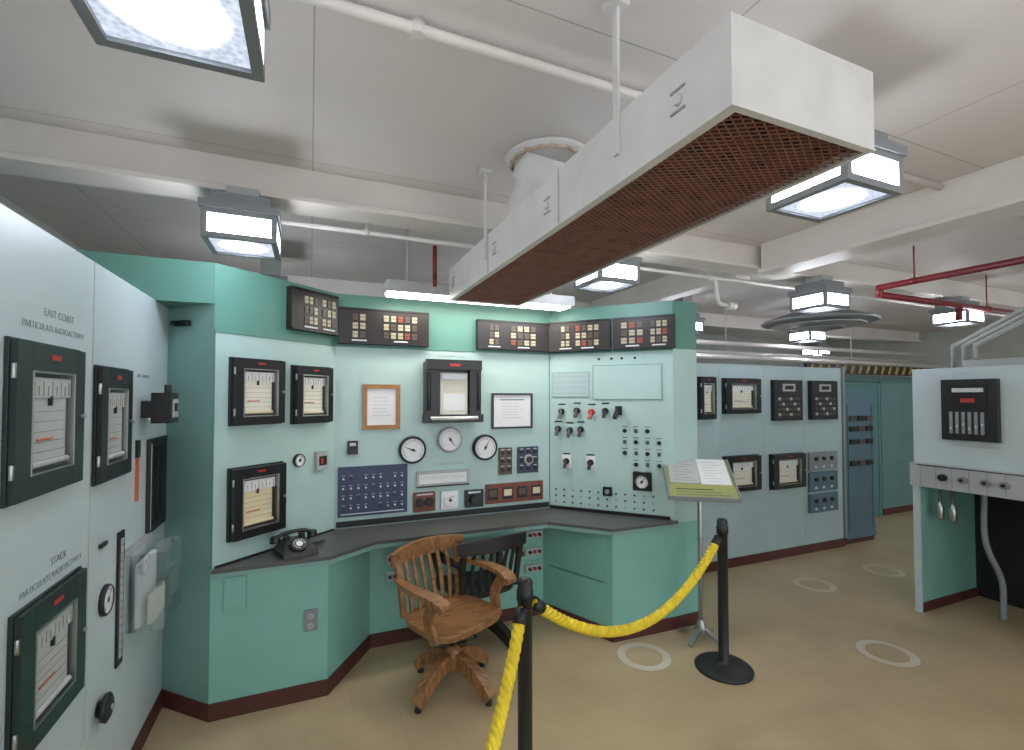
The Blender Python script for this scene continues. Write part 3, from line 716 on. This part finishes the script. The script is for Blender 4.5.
# ---------------------------------------------------------------- right equipment cabinet
b=MB()
b.box(4.46,5.3,.3,2.26,1.18,1.92,pale)
b.box(4.42,5.3,.3,2.27,1.0,1.18,ltgrey)
b.box(4.476,5.3,2.235,2.26,0,1.0,teal); b.box(4.455,4.475,2.225,2.27,0,1.0,pale)
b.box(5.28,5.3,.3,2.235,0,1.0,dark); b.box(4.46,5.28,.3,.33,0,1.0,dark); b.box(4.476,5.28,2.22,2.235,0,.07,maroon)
b.M=FR
for u in (-2.05,-1.93,-1.80,-1.70,-1.5): b.cyl((u,-.04,1.09),(u,-.07,1.09),.026,black if u<-2 else grey,14); b.cyl((u,-.07,1.09),(u,-.085,1.09),.012,black,10)
b.box(-2.22,-1.3,-.045,-.04,1.165,1.172,black)
for k in range(8): b.box(-2.2+.1*k,-2.196+.1*k,-.042,-.04,1.01,1.16,grey)
b.text('CONTINUOUS MONITOR',-1.88,1.33,.03,txt); b.text('EXHAUST',-1.95,1.865,.025,txt)
b.M=Matrix.Identity(4)
b.tube(cat([(4.75,1.95,1.0),(4.75,1.95,.6),(4.85,1.9,.3),(4.85,1.9,0.01)],6),.02,grey,10)
b.tube(cat([(4.9,1.7,1.0),(4.88,1.72,.7),(5.0,1.6,.5),(5.2,1.6,.45)],6),.025,metal,10)
b.done('monitor_cabinet',.003)
b=MB(); b.M=FR; b.box(-2.05,-1.73,-.05,-.001,1.38,1.83,black)
b.box(-2.00,-1.78,-.055,-.05,1.62,1.79,dark); b.box(-1.93,-1.85,-.058,-.055,1.66,1.69,redk); b.box(-1.98,-1.80,-.058,-.055,1.735,1.765,txtl)
for c in range(6):
    b.box(-2.0+.036*c,-1.980+.036*c,-.056,-.05,1.43,1.59,grey); b.box(-1.994+.036*c,-1.986+.036*c,-.058,-.056,1.46+.015*(c%3),1.48+.015*(c%3),txtl)
b.done('radiation_monitor',.003)
for y in (2.14,2.06):
    b=MB(); b.lathe([(.018,0),(.026,.015),(.026,.10),(.018,.115),(.018,.13),(.012,.135),(.012,.24)],metal,14,(4.56,y,.74)); b.cyl((4.56,y,.975),(4.56,y,.998),.01,black,8); b.done('hanging_sensor_probe')
b=MB()
for dy in (0,.07,.14):
    b.tube([(4.7,2.1-dy,1.925),(4.7,2.1-dy,2.1),(4.75,1.5-dy,2.45),(4.75,1.45-dy,CH)],.018,ltgrey,10)
b.box(4.6,5.2,.6,2.0,1.925,1.98,ltgrey)
b.done('conduit_bundle')

# ---------------------------------------------------------------- world + camera
w=bpy.data.worlds.new('world'); scene.world=w; w.use_nodes=True
w.node_tree.nodes['Background'].inputs[0].default_value=(.88,.94,1.0,1); w.node_tree.nodes['Background'].inputs[1].default_value=1.35
cd=bpy.data.cameras.new('camera'); cam=bpy.data.objects.new('camera',cd); scene.collection.objects.link(cam)
cam.location=(0,0,1.7); cam.rotation_euler=(math.radians(90)+math.atan(12/475.0),0,math.radians(-23))
cd.sensor_width=36; cd.lens=475*36/1024; cd.clip_start=.02; cd.shift_y=10/1024
scene.camera=cam
scene.view_settings.view_transform='Standard'
scene.view_settings.exposure=0.5
